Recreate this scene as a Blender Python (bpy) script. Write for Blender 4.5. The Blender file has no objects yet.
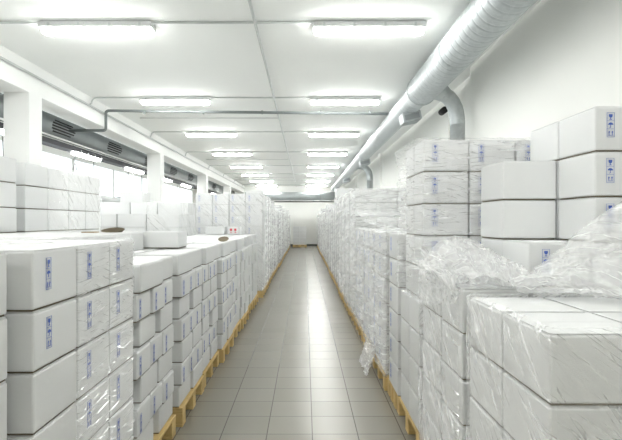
import bpy, bmesh, math, random
from mathutils import Vector, Matrix, noise
from mathutils.bvhtree import BVHTree
random.seed(7)
S = bpy.context.scene
COL = S.collection
EYE = 1.55
F = 500.0
HB = 0.2175          # large carton height
HS = 0.165           # small carton height
ZP = 0.144           # pallet deck height
CEIL = EYE + 2.2
R = math.radians

# ------------------------------------------------------------------ materials
def new_mat(name):
    m = bpy.data.materials.new(name); m.use_nodes = True
    nt = m.node_tree; nt.nodes.clear()
    return m, nt, nt.nodes, nt.links

def principled(name, col, rough=0.5, metal=0.0, spec=0.5, var=0.0, vscale=8.0, bump=0.0, bscale=40.0, emit=None, estr=0.0):
    m, nt, N, L = new_mat(name)
    out = N.new('ShaderNodeOutputMaterial'); b = N.new('ShaderNodeBsdfPrincipled')
    b.inputs['Base Color'].default_value = (*col, 1); b.inputs['Roughness'].default_value = rough
    b.inputs['Metallic'].default_value = metal; b.inputs['Specular IOR Level'].default_value = spec
    L.new(b.outputs[0], out.inputs[0])
    tc = N.new('ShaderNodeTexCoord')
    if var:
        n = N.new('ShaderNodeTexNoise'); n.inputs['Scale'].default_value = vscale; n.inputs['Detail'].default_value = 3
        L.new(tc.outputs['Object'], n.inputs['Vector'])
        mx = N.new('ShaderNodeMix'); mx.data_type = 'RGBA'
        mx.inputs[6].default_value = (*[max(0, c * (1 - var)) for c in col], 1)
        mx.inputs[7].default_value = (*[min(1, c * (1 + var)) for c in col], 1)
        L.new(n.outputs['Fac'], mx.inputs[0]); L.new(mx.outputs[2], b.inputs['Base Color'])
    if bump:
        n2 = N.new('ShaderNodeTexNoise'); n2.inputs['Scale'].default_value = bscale
        L.new(tc.outputs['Object'], n2.inputs['Vector'])
        bp = N.new('ShaderNodeBump'); bp.inputs['Strength'].default_value = bump; bp.inputs['Distance'].default_value = 0.01
        L.new(n2.outputs['Fac'], bp.inputs['Height']); L.new(bp.outputs[0], b.inputs['Normal'])
    if emit:
        b.inputs['Emission Color'].default_value = (*emit, 1); b.inputs['Emission Strength'].default_value = estr
    return m

M = {}
M['carton'] = principled('white_cardboard', (.74, .75, .75), .5, 0, .35, .02, 6, .03, 60)
M['kraft'] = principled('brown_cardboard_core', (.36, .27, .15), .8, 0, .2, .1, 20)
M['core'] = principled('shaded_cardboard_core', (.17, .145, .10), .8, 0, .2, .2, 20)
M['ink'] = principled('blue_ink', (.07, .14, .50), .5)
M['redink'] = principled('red_ink', (.55, .03, .05), .5)
M['black'] = principled('black_print', (.02, .02, .03), .5)
M['wall'] = principled('white_wall_paint', (.875, .88, .85), .75, 0, .2, .015, 1.5, .04, 25)
M['ceiling'] = principled('white_ceiling_paint', (.87, .885, .865), .75, 0, .2, .02, .8, .03, 25)
M['beam'] = principled('white_beam_paint', (.87, .88, .865), .7, 0, .2, .015, 2)
M['conduit'] = principled('grey_conduit', (.56, .58, .57), .45, .1, .4, .1, 5)
M['darkpipe'] = principled('dark_grey_pipe', (.16, .18, .18), .6, .0, .5, .1, 5)
M['tray'] = principled('dark_tray', (.012, .014, .02), .5, .3, .4, .3, 5)
M['baseboard'] = principled('dark_baseboard', (.05, .05, .05), .6)
M['housing'] = principled('lamp_housing', (.62, .64, .63), .5)
M['clip'] = principled('lamp_clip', (.5, .52, .52), .3, .8)
M['rubber'] = principled('dark_opening', (.02, .02, .02), .8)
M['greyduct'] = principled('painted_grey_duct', (.30, .325, .33), .5, .3, .5, .12, 3)
M['diffuser'] = principled('glowing_diffuser', (.95, .97, 1), .4, emit=(1.0, 1.0, .975), estr=14.0)
M['wood'] = principled('pallet_wood', (.66, .48, .21), .7, 0, .3, .3, 9, .2, 60)
M['wire'] = principled('grey_wire', (.15, .15, .16), .5)

def duct_mat():
    m, nt, N, L = new_mat('galvanised_spiral_duct')
    out = N.new('ShaderNodeOutputMaterial'); b = N.new('ShaderNodeBsdfPrincipled')
    b.inputs['Metallic'].default_value = .45; b.inputs['Roughness'].default_value = .5
    tc = N.new('ShaderNodeTexCoord')
    n = N.new('ShaderNodeTexVoronoi'); n.inputs['Scale'].default_value = 26
    L.new(tc.outputs['Object'], n.inputs['Vector'])
    r = N.new('ShaderNodeValToRGB'); r.color_ramp.elements[0].color = (.44, .475, .485, 1); r.color_ramp.elements[1].color = (.53, .565, .57, 1)
    L.new(n.outputs['Color'], r.inputs[0])
    L.new(r.outputs[0], b.inputs['Base Color']); L.new(b.outputs[0], out.inputs[0])
    return m
M['duct'] = duct_mat()

def floor_mat():
    m, nt, N, L = new_mat('grey_floor_tiles')
    out = N.new('ShaderNodeOutputMaterial'); b = N.new('ShaderNodeBsdfPrincipled')
    tc = N.new('ShaderNodeTexCoord'); mp = N.new('ShaderNodeMapping')
    t = .3295
    mp.inputs['Location'].default_value = (-.053 + 100 * t, -3.637 + 100 * t, 0)
    L.new(tc.outputs['Object'], mp.inputs['Vector'])
    br = N.new('ShaderNodeTexBrick'); br.offset = 0; br.squash = 1
    br.inputs['Scale'].default_value = 1; br.inputs['Brick Width'].default_value = t; br.inputs['Row Height'].default_value = t
    br.inputs['Mortar Size'].default_value = .0032; br.inputs['Mortar Smooth'].default_value = .1
    br.inputs['Color1'].default_value = (.262, .248, .208, 1); br.inputs['Color2'].default_value = (.285, .27, .23, 1)
    br.inputs['Mortar'].default_value = (.10, .095, .08, 1)
    L.new(mp.outputs[0], br.inputs['Vector'])
    n = N.new('ShaderNodeTexNoise'); n.inputs['Scale'].default_value = 3; n.inputs['Detail'].default_value = 5
    L.new(tc.outputs['Object'], n.inputs['Vector'])
    mx = N.new('ShaderNodeMix'); mx.data_type = 'RGBA'; mx.blend_type = 'MULTIPLY'; mx.inputs[0].default_value = .25
    L.new(br.outputs['Color'], b.inputs['Base Color'])
    rr = N.new('ShaderNodeMapRange'); rr.inputs[3].default_value = .21; rr.inputs[4].default_value = .34
    b.inputs['Roughness'].default_value = .27
    bp = N.new('ShaderNodeBump'); bp.inputs['Strength'].default_value = .3; bp.inputs['Distance'].default_value = .003; bp.invert = True
    L.new(br.outputs['Fac'], bp.inputs['Height']); L.new(bp.outputs[0], b.inputs['Normal'])
    b.inputs['Specular IOR Level'].default_value = .6
    L.new(b.outputs[0], out.inputs[0])
    return m
M['floor'] = floor_mat()

def film_mat(name, ang, base, amp, s_long=1.6, s_cross=38.0, bump=.45, crumple=0, tint=(.97, .975, .975), soft=.2):
    m, nt, N, L = new_mat(name)
    out = N.new('ShaderNodeOutputMaterial')
    uv = N.new('ShaderNodeUVMap')
    def streak(a, sl, sc, lo, hi, off):
        r0 = N.new('ShaderNodeMapping'); r0.inputs['Rotation'].default_value = (0, 0, a); r0.inputs['Location'].default_value = (off, off * 1.7, 0)
        L.new(uv.outputs[0], r0.inputs['Vector'])
        s0 = N.new('ShaderNodeMapping'); s0.inputs['Scale'].default_value = (sl, sc, 1)
        L.new(r0.outputs[0], s0.inputs['Vector'])
        n = N.new('ShaderNodeTexNoise'); n.inputs['Scale'].default_value = 1; n.inputs['Detail'].default_value = 2.5; n.inputs['Distortion'].default_value = .35
        L.new(s0.outputs[0], n.inputs['Vector'])
        r = N.new('ShaderNodeMapRange'); r.inputs[1].default_value = lo; r.inputs[2].default_value = hi
        L.new(n.outputs['Fac'], r.inputs[0])
        return n, r
    def mth(op, a, b_):
        x = N.new('ShaderNodeMath'); x.operation = op; x.use_clamp = True
        for i, v in enumerate((a, b_)):
            if isinstance(v, (int, float)): x.inputs[i].default_value = v
            else: L.new(v, x.inputs[i])
        return x.outputs[0]
    n1, r1 = streak(-ang, s_long, s_cross, .60, .68, 0)
    n2, r2 = streak(-ang + .35, s_long * 1.5, s_cross * .7, .61, .70, 5)
    n3, r3 = streak(-ang + .08, s_long * .5, s_cross * .16, .50, .72, 3)
    patch, rp = streak(0, 2.2, 2.2, .40, .60, 9)
    tot = mth('ADD', r1.outputs[0], mth('MULTIPLY', r2.outputs[0], .6))
    if crumple:
        v = N.new('ShaderNodeTexVoronoi'); v.feature = 'DISTANCE_TO_EDGE'; v.inputs['Scale'].default_value = 24
        L.new(uv.outputs[0], v.inputs['Vector'])
        rv = N.new('ShaderNodeMapRange'); rv.inputs[1].default_value = .06; rv.inputs[2].default_value = 0
        L.new(v.outputs['Distance'], rv.inputs[0])
        tot = mth('ADD', tot, mth('MULTIPLY', rv.outputs[0], crumple))
    tot = mth('MULTIPLY', tot, mth('ADD', mth('MULTIPLY', rp.outputs[0], .7), .3))
    fac = mth('ADD', mth('MULTIPLY', r3.outputs[0], soft), base)
    tr = N.new('ShaderNodeBsdfTransparent')
    df = N.new('ShaderNodeBsdfDiffuse'); df.inputs['Color'].default_value = (*tint, 1)
    tl = N.new('ShaderNodeBsdfTranslucent'); tl.inputs['Color'].default_value = (*tint, 1)
    hz = N.new('ShaderNodeMixShader'); hz.inputs[0].default_value = .12
    L.new(df.outputs[0], hz.inputs[1]); L.new(tl.outputs[0], hz.inputs[2])
    mx = N.new('ShaderNodeMixShader'); L.new(fac, mx.inputs[0]); L.new(tr.outputs[0], mx.inputs[1]); L.new(hz.outputs[0], mx.inputs[2])
    # creases catch the light: their facets lean upwards
    bp = N.new('ShaderNodeBump'); bp.inputs['Strength'].default_value = bump; bp.inputs['Distance'].default_value = .004
    L.new(n1.outputs['Fac'], bp.inputs['Height'])
    va = N.new('ShaderNodeVectorMath'); va.operation = 'ADD'; va.inputs[1].default_value = (0, 0, 1.3)
    L.new(bp.outputs[0], va.inputs[0])
    vn = N.new('ShaderNodeVectorMath'); vn.operation = 'NORMALIZE'; L.new(va.outputs[0], vn.inputs[0])
    gl = N.new('ShaderNodeBsdfGlossy'); gl.inputs['Roughness'].default_value = .32; gl.inputs['Color'].default_value = (1, 1, 1, 1)
    L.new(vn.outputs[0], gl.inputs['Normal'])
    gf = mth('ADD', mth('MULTIPLY', tot, amp), .03)
    mx2 = N.new('ShaderNodeMixShader'); L.new(gf, mx2.inputs[0])
    L.new(mx.outputs[0], mx2.inputs[1]); L.new(gl.outputs[0], mx2.inputs[2])
    L.new(mx2.outputs[0], out.inputs[0])
    return m
M['film_flat'] = film_mat('clear_film_level_streaks', R(4), .04, .7, 5, 110, soft=.12)
M['film_pleat'] = film_mat('pleated_clear_film', R(4), .10, .5, 5, 90)
M['film_rise'] = film_mat('clear_film_rising_streaks', R(40), .18, .75, 4, 80, soft=.25)
M['film_fall'] = film_mat('clear_film_falling_streaks', R(-36), .08, .62, 3.5, 80, soft=.3)
M['film_light'] = film_mat('faintly_streaked_film', R(-42), .12, .22, 4, 70, soft=.12)
M['film_aisle'] = film_mat('clear_film_shallow_rising_streaks', R(9), .20, .55, 2.5, 70, soft=.2)
M['film_crumple'] = film_mat('crumpled_film', R(35), .32, .8, 9, 40, .6, .3)
M['film_drape'] = film_mat('draped_film', R(40), .26, .8, 4, 50, .6, 0)

# ------------------------------------------------------------------ helpers
def link(name, bm, mats, parent=None, smooth=False):
    me = bpy.data.meshes.new(name); bm.to_mesh(me); bm.free()
    for m in (mats if isinstance(mats, (list, tuple)) else [mats]): me.materials.append(m)
    if smooth:
        for p in me.polygons: p.use_smooth = True
    o = bpy.data.objects.new(name, me); COL.objects.link(o)
    if parent: o.parent = parent
    return o

def tag(o, label=None, cat=None, group=None, kind=None):
    if label: o['label'] = label
    if cat: o['category'] = cat
    if group: o['group'] = group
    if kind: o['kind'] = kind
    return o

def empty(name, loc, label=None, cat=None, group=None):
    o = bpy.data.objects.new(name, None); COL.objects.link(o); o.location = loc
    o.empty_display_size = .1
    return tag(o, label, cat, group)

def add_box(bm, x0, x1, y0, y1, z0, z1, mi=0, bev=0.0, seg=1):
    r = bmesh.ops.create_cube(bm, size=1)
    vs = r['verts']
    for v in vs:
        v.co = Vector(((x0 + x1) / 2 + v.co.x * (x1 - x0), (y0 + y1) / 2 + v.co.y * (y1 - y0), (z0 + z1) / 2 + v.co.z * (z1 - z0)))
    fs = set(f for v in vs for f in v.link_faces)
    for f in fs: f.material_index = mi
    if bev:
        es = list(set(e for v in vs for e in v.link_edges))
        rr = bmesh.ops.bevel(bm, geom=es, offset=bev, segments=seg, profile=.5, affect='EDGES')
        for f in rr['faces']: f.material_index = mi
    return vs

def add_tube(bm, pts, r, n=10, mi=0, cap=True, smooth=True):
    pts = [Vector(p) for p in pts]; rings = []
    rs = r if isinstance(r, (list, tuple)) else [r] * len(pts)
    up = Vector((0, 0, 1))
    for i, p in enumerate(pts):
        t = (pts[min(i + 1, len(pts) - 1)] - pts[max(i - 1, 0)]).normalized()
        a = t.cross(up)
        if a.length < 1e-3: a = t.cross(Vector((0, 1, 0)))
        a.normalize(); b = t.cross(a).normalized()
        rings.append([bm.verts.new(p + (a * math.cos(2 * math.pi * k / n) + b * math.sin(2 * math.pi * k / n)) * rs[i]) for k in range(n)])
    # keep rings aligned
    for i in range(len(rings) - 1):
        A, B = rings[i], rings[i + 1]
        best = min(range(n), key=lambda s: sum((A[k].co - B[(k + s) % n].co).length for k in range(0, n, 2)))
        rings[i + 1] = B = B[best:] + B[:best]
        for k in range(n):
            try:
                f = bm.faces.new((A[k], A[(k + 1) % n], B[(k + 1) % n], B[k])); f.smooth = smooth; f.material_index = mi
            except ValueError: pass
    if cap:
        for rg in (rings[0], rings[-1]):
            try: f = bm.faces.new(rg); f.material_index = mi
            except ValueError: pass

def arc(p0, c, p1, n=6):
    """quadratic bend from p0 to p1 about corner c"""
    p0, c, p1 = Vector(p0), Vector(c), Vector(p1)
    return [p0 * (1 - t) ** 2 + c * 2 * t * (1 - t) + p1 * t * t for t in [i / n for i in range(n + 1)]]

def fixn(bm): bmesh.ops.recalc_face_normals(bm, faces=bm.faces[:])

def structure(name, boxes, mat, bev=0):
    bm = bmesh.new()
    for b in boxes: add_box(bm, *b, bev=bev)
    o = link(name, bm, mat); o['kind'] = 'structure'
    return o

ORD = ['', 'first', 'second', 'third', 'fourth', 'fifth', 'sixth', 'seventh', 'eighth', 'ninth', 'tenth', 'eleventh', 'twelfth', 'thirteenth',
       'fourteenth', 'fifteenth', 'sixteenth', 'seventeenth', 'eighteenth', 'nineteenth', 'twentieth', 'twenty-first', 'twenty-second',
       'twenty-third', 'twenty-fourth', 'twenty-fifth', 'twenty-sixth', 'twenty-seventh', 'twenty-eighth', 'twenty-ninth', 'thirtieth']

# ------------------------------------------------------------------ room
XL, XR, YB, YF = -6.6, 2.5, -4.2, 31.5
structure('floor', [(XL - .2, XR + .2, YB - .2, YF + .2, -.1, 0)], M['floor'])
structure('ceiling', [(XL - .2, XR + .2, YB - .2, YF + .2, CEIL, CEIL + .15)], M['ceiling'])
structure('wall_left', [(XL - .2, XL, YB, YF, 0, CEIL)], M['wall'])
structure('wall_right', [(XR, XR + .2, YB, YF, 0, CEIL)], M['wall'])
structure('wall_right', [(2.36, XR, YB, 7.15, 0, CEIL)], M['wall'])
structure('wall_far', [(XL, XR, YF, YF + .2, 0, CEIL)], M['wall'])
structure('wall_back', [(XL, XR, YB - .2, YB, 0, CEIL)], M['wall'])
structure('baseboard_far', [(XL, XR, YF - .02, YF, 0, .09)], M['baseboard'])
structure('beam_left', [(-4.12, -3.79, YB, YF, EYE + 1.77, CEIL)], M['beam'], .006)
for i, y in enumerate((.75, 6.86, 13.1, 19.2, 25.3)):
    structure('column', [(-4.14, -3.785, y, y + .34, 0, EYE + 1.78)], M['beam'], .008)
for i, (y0, y1) in enumerate(((8.45, 8.8), (16.2, 16.55), (24.0, 24.35))):
    structure('trim_%d' % (i + 1), [(2.42, XR, y0, y1, 0, CEIL)], M['wall'])

M['pane'] = principled('frosted_daylight_pane', (.8, .85, .9), .3, emit=(.93, .97, 1.0), estr=.36)  # glowing frosted panels and frames, added to brighten the left bay wall
k = 0
for y in (5.2, 8.2, 11.2, 14.2, 17.2, 20.2, 23.2, 26.2):
    k += 1
    bm = bmesh.new(); add_box(bm, XL, XL + .02, y, y + 2.9, 1.3, 3.3)
    o = link('window_%d' % k, bm, M['pane']); o['kind'] = 'structure'
    bm = bmesh.new()
    for yy in (y, y + 2.9): add_box(bm, XL, XL + .04, yy - .015, yy + .015, 1.28, 3.32)
    for zz in (1.3, 3.3): add_box(bm, XL, XL + .04, y - .015, y + 2.915, zz - .015, zz + .015)
    link('window_frame', bm, M['beam'], o)
# ------------------------------------------------------------------ lamps
def lamp_mesh(length):
    hb = bmesh.new(); add_box(hb, -length / 2 - .012, length / 2 + .012, -.10, .10, .058, .12, bev=.006)
    db = bmesh.new()
    prof = [(-.064, .058), (-.060, .024), (-.042, .003), (.042, .003), (.060, .024), (.064, .058)]
    L2 = length / 2 - .004
    rings = []
    for x, s in ((-L2, .78), (-L2 + .035, 1), (L2 - .035, 1), (L2, .78)):
        rings.append([db.verts.new((x, p[0] * s, .058 - (.058 - p[1]) * s)) for p in prof])
    for a, b in zip(rings, rings[1:]):
        for k in range(len(prof) - 1): db.faces.new((a[k], a[k + 1], b[k + 1], b[k]))
        db.faces.new((a[-1], a[0], b[0], b[-1]))
    db.faces.new(rings[0]); db.faces.new(rings[-1]); fixn(db)
    cb = bmesh.new()
    add_box(cb, -.012, .012, -.108, -.098, .05, .1)
    return hb, db, cb
def new_lamp():
    hb, db, cb = lamp_mesh(1.22)
    t = empty('ceiling_light', (0, 0, 0))
    link('housing', hb, M['housing'], t); d = link('diffuser', db, M['diffuser'], t)
    c0 = link('clip', cb, M['clip'], t); c0.location.x = -.5
    for x, a in ((-.17, 0), (.17, 0), (.5, 0), (-.5, math.pi), (-.17, math.pi), (.17, math.pi), (.5, math.pi)):
        c = c0.copy(); COL.objects.link(c); c.parent = t; c.location.x = x; c.rotation_euler.z = a
    return t
def copy_tree(o, parent=None):
    c = o.copy(); COL.objects.link(c); c.parent = parent
    for ch in list(o.children): copy_tree(ch, c)
    return c
proto = new_lamp(); first = [True]
def place_lamp(x, y, z, rz, label, group):
    o = proto if first[0] else copy_tree(proto)
    first[0] = False
    o.location = (x, y, z - .12); o.rotation_euler = (0, 0, rz)
    tag(o, label, 'light', group)
rows = [-1.5, 1.95, 5.5, 8.85, 12.25, 15.8, 19.6, 23.1, 26.6, 30.0]
for k, y in enumerate(rows):
    vis = k - 1
    for side, x in (('left', -2.31), ('right', .71)):
        if vis < 1: lab = 'white fluorescent ceiling lamp of the %s row, %s the camera' % (side, 'behind' if k == 0 else 'overhead beside')
        elif vis == 1: lab = 'largest glowing fluorescent lamp of the %s row, nearest in the photo' % side
        else: lab = 'glowing fluorescent lamp, %s from the front in the %s ceiling row' % (ORD[vis], side)
        place_lamp(x, y + .07, CEIL - .005, 0, lab, 'fluorescent lamps on the %s of the ceiling' % side)
for k, y in enumerate((-2.0, 1.0, 4.2, 7.45, 10.55, 13.5, 16.5, 19.4, 22.4, 25.4, 28.4)):
    place_lamp(-4.6, y, EYE + 1.35 - .03 + .12, R(90),
               'fluorescent lamp under the dark cable tray behind the columns, %s from the front' % ORD[k + 1], 'lamps hung in the left bay')

# ------------------------------------------------------------------ conduits and pipes
def tube_thing(name, pts, r, mat, label, cat, group=None, n=8):
    bm = bmesh.new(); add_tube(bm, pts, r, n); fixn(bm)
    return tag(link(name, bm, mat), label, cat, group)
zc = CEIL - .018
tube_thing('conduit', [(-.545, YB + .1, zc - .02), (-.545, YF - .1, zc - .02)], .017, M['conduit'],
           'long thin grey conduit running down the middle of the ceiling', 'conduit')
tube_thing('conduit', [(-3.765, YB + .1, EYE + 2.02), (-3.765, YF - .1, EYE + 2.02)], .019, M['conduit'],
           'long thin grey conduit along the face of the white beam', 'conduit')
for k, y in enumerate(rows[1:]):
    pts = [(-3.765, y - .10, EYE + 2.04)] + arc((-3.765, y - .03, EYE + 2.08), (-3.765, y, zc), (-3.68, y, zc)) + [(1.32, y, zc)]
    lab = 'thin grey conduit crossing the ceiling at the %s pair of lamps' % (('overhead' if k == 0 else ORD[k]))
    tube_thing('conduit', pts, .013, M['conduit'], lab, 'conduit', 'conduits crossing the ceiling')
for k, y in enumerate((10.6, 17.7, 24.9)):
    tube_thing('conduit', [(-3.5, y, zc), (-.545, y, zc)], .009, M['conduit'],
               'very thin wire tube on the ceiling between lamp rows, %s from the front' % ORD[k + 1], 'conduit', 'thin tubes between lamp rows')
# dark pipe with elbow under the beam
t = empty('steel_pipe', (-3.70, 9.34, EYE + 2.06), 'dark grey steel pipe crossing the room to the spiral duct', 'pipe')
def loc_pts(pts, o): return [Vector(p) - o.location for p in pts]
bm = bmesh.new()
add_tube(bm, loc_pts([(1.62, 9.34, EYE + 2.0), (-3.60, 9.34, EYE + 2.06)] + arc((-3.66, 9.34, EYE + 2.06), (-3.72, 9.34, EYE + 2.06), (-3.72, 9.34, EYE + 2.0)) +
                     [(-3.72, 9.34, EYE + 1.76)] + arc((-3.72, 9.34, EYE + 1.74), (-3.72, 9.34, EYE + 1.69), (-3.78, 9.34, EYE + 1.69)) + [(-4.4, 9.34, EYE + 1.69)], t), .026, 10)
fixn(bm); link('pipe_run', bm, M['darkpipe'], t)
for x in (-3.0, -1.9, -.8, .3, 1.2):
    bm = bmesh.new(); c = Vector((x, 9.34, EYE + 2.03 + .0)) - t.location
    add_box(bm, c.x - .012, c.x + .012, c.y - .032, c.y + .032, c.z - .03, c.z + .028)
    link('bracket', bm, M['darkpipe'], t)

# ------------------------------------------------------------------ spiral duct on the right
DX, DZ = 1.715, EYE + 1.92
def spiral_duct(y0, y1, r, name, parent, ribs=True):
    bm = bmesh.new(); n = 40
    step = .0095
    m = int((y1 - y0) / step)
    pitch = .13
    if not ribs: m = max(2, int((y1 - y0) / .5))
    rings = []
    for i in range(m + 1):
        y = y0 + (y1 - y0) * i / m
        ring = []
        for k in range(n):
            a = 2 * math.pi * k / n
            ph = ((y / pitch + k / n) % 1.0)
            d = -.009 * math.exp(-((ph - .5) / .055) ** 2) if ribs else 0
            ring.append(bm.verts.new((DX + (r + d) * math.cos(a), y, DZ + (r + d) * math.sin(a))))
        rings.append(ring)
    for a, b in zip(rings, rings[1:]):
        for k in range(n):
            f = bm.faces.new((a[k], a[(k + 1) % n], b[(k + 1) % n], b[k])); f.smooth = True
    bm.faces.new(rings[0]); bm.faces.new(rings[-1]); fixn(bm)
    for v in bm.verts: v.co -= parent.location
    return link(name, bm, M['duct'], parent)
duct = empty('spiral_duct', (DX, 6.0, DZ), 'large galvanised spiral air duct running along the ceiling on the right', 'duct')
spiral_duct(YB + .3, 7.35, .215, 'wide_section', duct)
spiral_duct(7.6, 14.0, .18, 'narrow_section', duct)
o = spiral_duct(14.0, 29.9, .172, 'far_section', duct, False)
bm = bmesh.new(); add_tube(bm, loc_pts([(DX, 7.33, DZ), (DX, 7.36, DZ), (DX, 7.62, DZ), (DX, 7.66, DZ)], duct), [.224, .222, .19, .187], 40); fixn(bm)
link('reducer', bm, M['duct'], duct)
for y in (3.4, 5.6, 9.3, 10.9, 14.0, 17.0, 20.0, 23.0, 26.0):
    rr = .222 if y < 7 else .188
    bm = bmesh.new(); add_tube(bm, loc_pts([(DX, y, DZ), (DX, y + .05, DZ)], duct), rr, 40, cap=False)
    add_tube(bm, loc_pts([(DX, y, DZ), (DX, y + .05, DZ)], duct), rr - .014, 40, cap=False); link('collar', bm, M['duct'], duct)
def branch(y, name_parent, down):
    # lateral take-off, elbow and vertical drop
    bm = bmesh.new()
    p = [(DX + .05, y, DZ - .02), (DX + .2, y + .02, DZ - .09), (DX + .27, y + .03, DZ - .14)]
    add_tube(bm, loc_pts(p, duct), [.19, .13, .107], 28, cap=False); link('take_off', bm, M['duct'], duct)
    bm = bmesh.new()
    pts = arc((DX + .25, y + .03, DZ - .125), (DX + .45, y + .05, DZ - .22), (DX + .45, y + .05, DZ - .55), 5)
    add_tube(bm, loc_pts(pts, duct), .105, 28, cap=False, smooth=False); link('elbow', bm, M['duct'], duct)
    bm = bmesh.new()
    add_tube(bm, loc_pts([(DX + .45, y + .05, DZ - .53), (DX + .45, y + .05, down)], duct), .102, 28); link('drop_section', bm, M['duct'], duct)
branch(7.05, duct, 1.0)
branch(16.6, duct, 1.0)
for k, y in enumerate((8.2, 14.5, 20.8, 27.0)):
    bm = bmesh.new()
    add_box(bm, -.15, .15, -.16, .16, -.12, .03, 0, .01)
    add_box(bm, -.125, .125, -.135, .135, -.127, -.121, 1)
    add_box(bm, -.12, .12, -.166, -.161, -.095, -.01, 1)
    for i in range(9):
        yy = -.13 + i * .0325
        add_box(bm, -.12, .12, yy - .004, yy + .004, -.133, -.125, 0)
    g = link('duct_vent', bm, [M['duct'], M['rubber'] if False else M['greyduct']])
    a = R(18)
    g.parent = duct
    g.rotation_euler = (0, -a * 0 + R(-12), 0)
    g.location = Vector((DX + .0, y, DZ - .185)) - duct.location
# saddle opening seen behind the branch elbow: dark end of a capped spur
bm = bmesh.new(); add_tube(bm, loc_pts([(2.21, 7.9, EYE + 1.76), (2.21, 8.1, EYE + 1.76)], duct), .052, 20); fixn(bm)
link('open_spur', bm, M['rubber'], duct)

# duct across the far wall
t = empty('cross_duct', (-.9, 30.2, EYE + 1.5), 'grey air duct crossing in front of the far wall below the ceiling', 'duct')
bm = bmesh.new(); add_tube(bm, [(-2.7, 0, 0), (2.9, 0, 0)], .25, 32); fixn(bm); link('duct_tube', bm, M['duct'], t)
for x in (-2.68, -1.2, .3, 1.8):
    bm = bmesh.new(); add_tube(bm, [(x, 0, 0), (x + .05, 0, 0)], .262, 32); fixn(bm); link('collar', bm, M['duct'], t)
bm = bmesh.new(); add_box(bm, -2.5, 1.75, 30.15, 30.3, EYE + 1.13, EYE + 1.2)
for x in (-2.3, -.9, .5, 1.6): add_box(bm, x - .01, x + .01, 30.2, 30.22, EYE + 1.2, EYE + 1.245)
tag(link('hanging_cable_tray', bm, M['tray']), 'thin dark cable tray hung under the duct at the far wall', 'cable tray')

# ------------------------------------------------------------------ left bay services
gd = empty('grey_duct', (-4.6, 6, EYE + 1.72), 'dark grey round duct with slotted grilles behind the white columns', 'duct')
bm = bmesh.new(); add_tube(bm, loc_pts([(-4.6, YB + .2, EYE + 1.72), (-4.6, YF - .2, EYE + 1.72)], gd), .2, 36); fixn(bm); link('duct_tube', bm, M['greyduct'], gd)
def grille(y):
    bm = bmesh.new()
    for row, (a, ln) in enumerate(((16, .66), (2, .82), (-12, .86), (-26, .82), (-40, .66))):
        aa = R(a)
        c = Vector((-4.6 + .2 * math.cos(aa), y, EYE + 1.72 + .2 * math.sin(aa))) - gd.location
        nrm = Vector((math.cos(aa), 0, math.sin(aa))); tv = Vector((-math.sin(aa), 0, math.cos(aa)))
        h = .0145
        def P(u, w, e): return c + Vector((0, u, 0)) + tv * w + nrm * e
        # dark slot as a capsule plate plus pressed lip
        pts = [(-ln / 2, -h), (ln / 2, -h), (ln / 2 + .012, 0), (ln / 2, h), (-ln / 2, h), (-ln / 2 - .012, 0)]
        lo = [bm.verts.new(P(u, w, -.002)) for u, w in pts]; hi = [bm.verts.new(P(u, w, .003)) for u, w in pts]
        f = bm.faces.new(hi); f.material_index = 0
        for k in range(6): bm.faces.new((lo[k], lo[(k + 1) % 6], hi[(k + 1) % 6], hi[k]))
        lo2 = [bm.verts.new(P(u * 1.0, w * .5 + h * 1.6, .002)) for u, w in pts]; hi2 = [bm.verts.new(P(u, w * .5 + h * 1.6, .012)) for u, w in pts]
        f = bm.faces.new(hi2); f.material_index = 1
        for k in range(6):
            f = bm.faces.new((lo2[k], lo2[(k + 1) % 6], hi2[(k + 1) % 6], hi2[k])); f.material_index = 1
    fixn(bm); link('slotted_grille', bm, [M['rubber'], M['greyduct']], gd)
for y in (4.2, 6.7, 9.15, 11.6, 14.2, 16.8, 19.3, 21.8, 24.3): grille(y)
bm = bmesh.new()
for x in (-4.42, -4.78): add_box(bm, x - .01, x + .01, YB + .3, YF - .3, EYE + 1.47, EYE + 1.5)
tag(link('support_rail', bm, M['housing']), 'pale steel rail running under the dark grey duct', 'rail')
tr = empty('cable_tray', (-4.6, 6, EYE + 1.4), 'long dark cable tray carrying the lamps of the left bay', 'cable tray')
bm = bmesh.new(); add_box(bm, -4.7, -4.5, YB + .3, YF - .3, EYE + 1.375, EYE + 1.385)
for x in (-4.7, -4.5): add_box(bm, x - .006, x + .006, YB + .3, YF - .3, EYE + 1.37, EYE + 1.46)
for v in bm.verts: v.co -= tr.location
link('tray_channel', bm, M['tray'], tr)
bm = bmesh.new()
for x, z in ((-4.66, 1.40), (-4.6, 1.405), (-4.55, 1.40)):
    pts = [(x + .012 * math.sin(y * 1.3 + x * 9), y, EYE + z + .006 * math.sin(y * 2.1 + x)) for y in [YB + .5 + .8 * i for i in range(44)]]
    add_tube(bm, loc_pts(pts, tr), .013, 6)
link('cable', bm, M['tray'], tr)
bm = bmesh.new(); add_box(bm, -.003, .003, -.003, .003, -.02, .13)
rod = link('hanger_rod', bm, M['wire'], tr); rod.location = (-.08, -3, 0)
y = -3.0
while y < YF - 1:
    for x in (-.08, .08):
        c = rod.copy(); COL.objects.link(c); c.parent = tr; c.location = (x, y - 6 + .75, 0)
    y += 1.5
# wall roller and bracket
t = empty('wall_roller', (-6.35, 16.1, EYE + .7), 'grey horizontal roller on the left bay wall with a black bracket', 'roller')
bm = bmesh.new(); add_tube(bm, [(0, -1.7, 0), (0, 1.4, 0)], .1, 20); fixn(bm); link('roller_tube', bm, M['housing'], t)
bm = bmesh.new(); add_box(bm, -.1, .12, 1.0, 1.25, -.42, .12); add_box(bm, -.24, .0, 1.05, 1.2, -.05, .05); link('bracket', bm, M['tray'], t)
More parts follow.
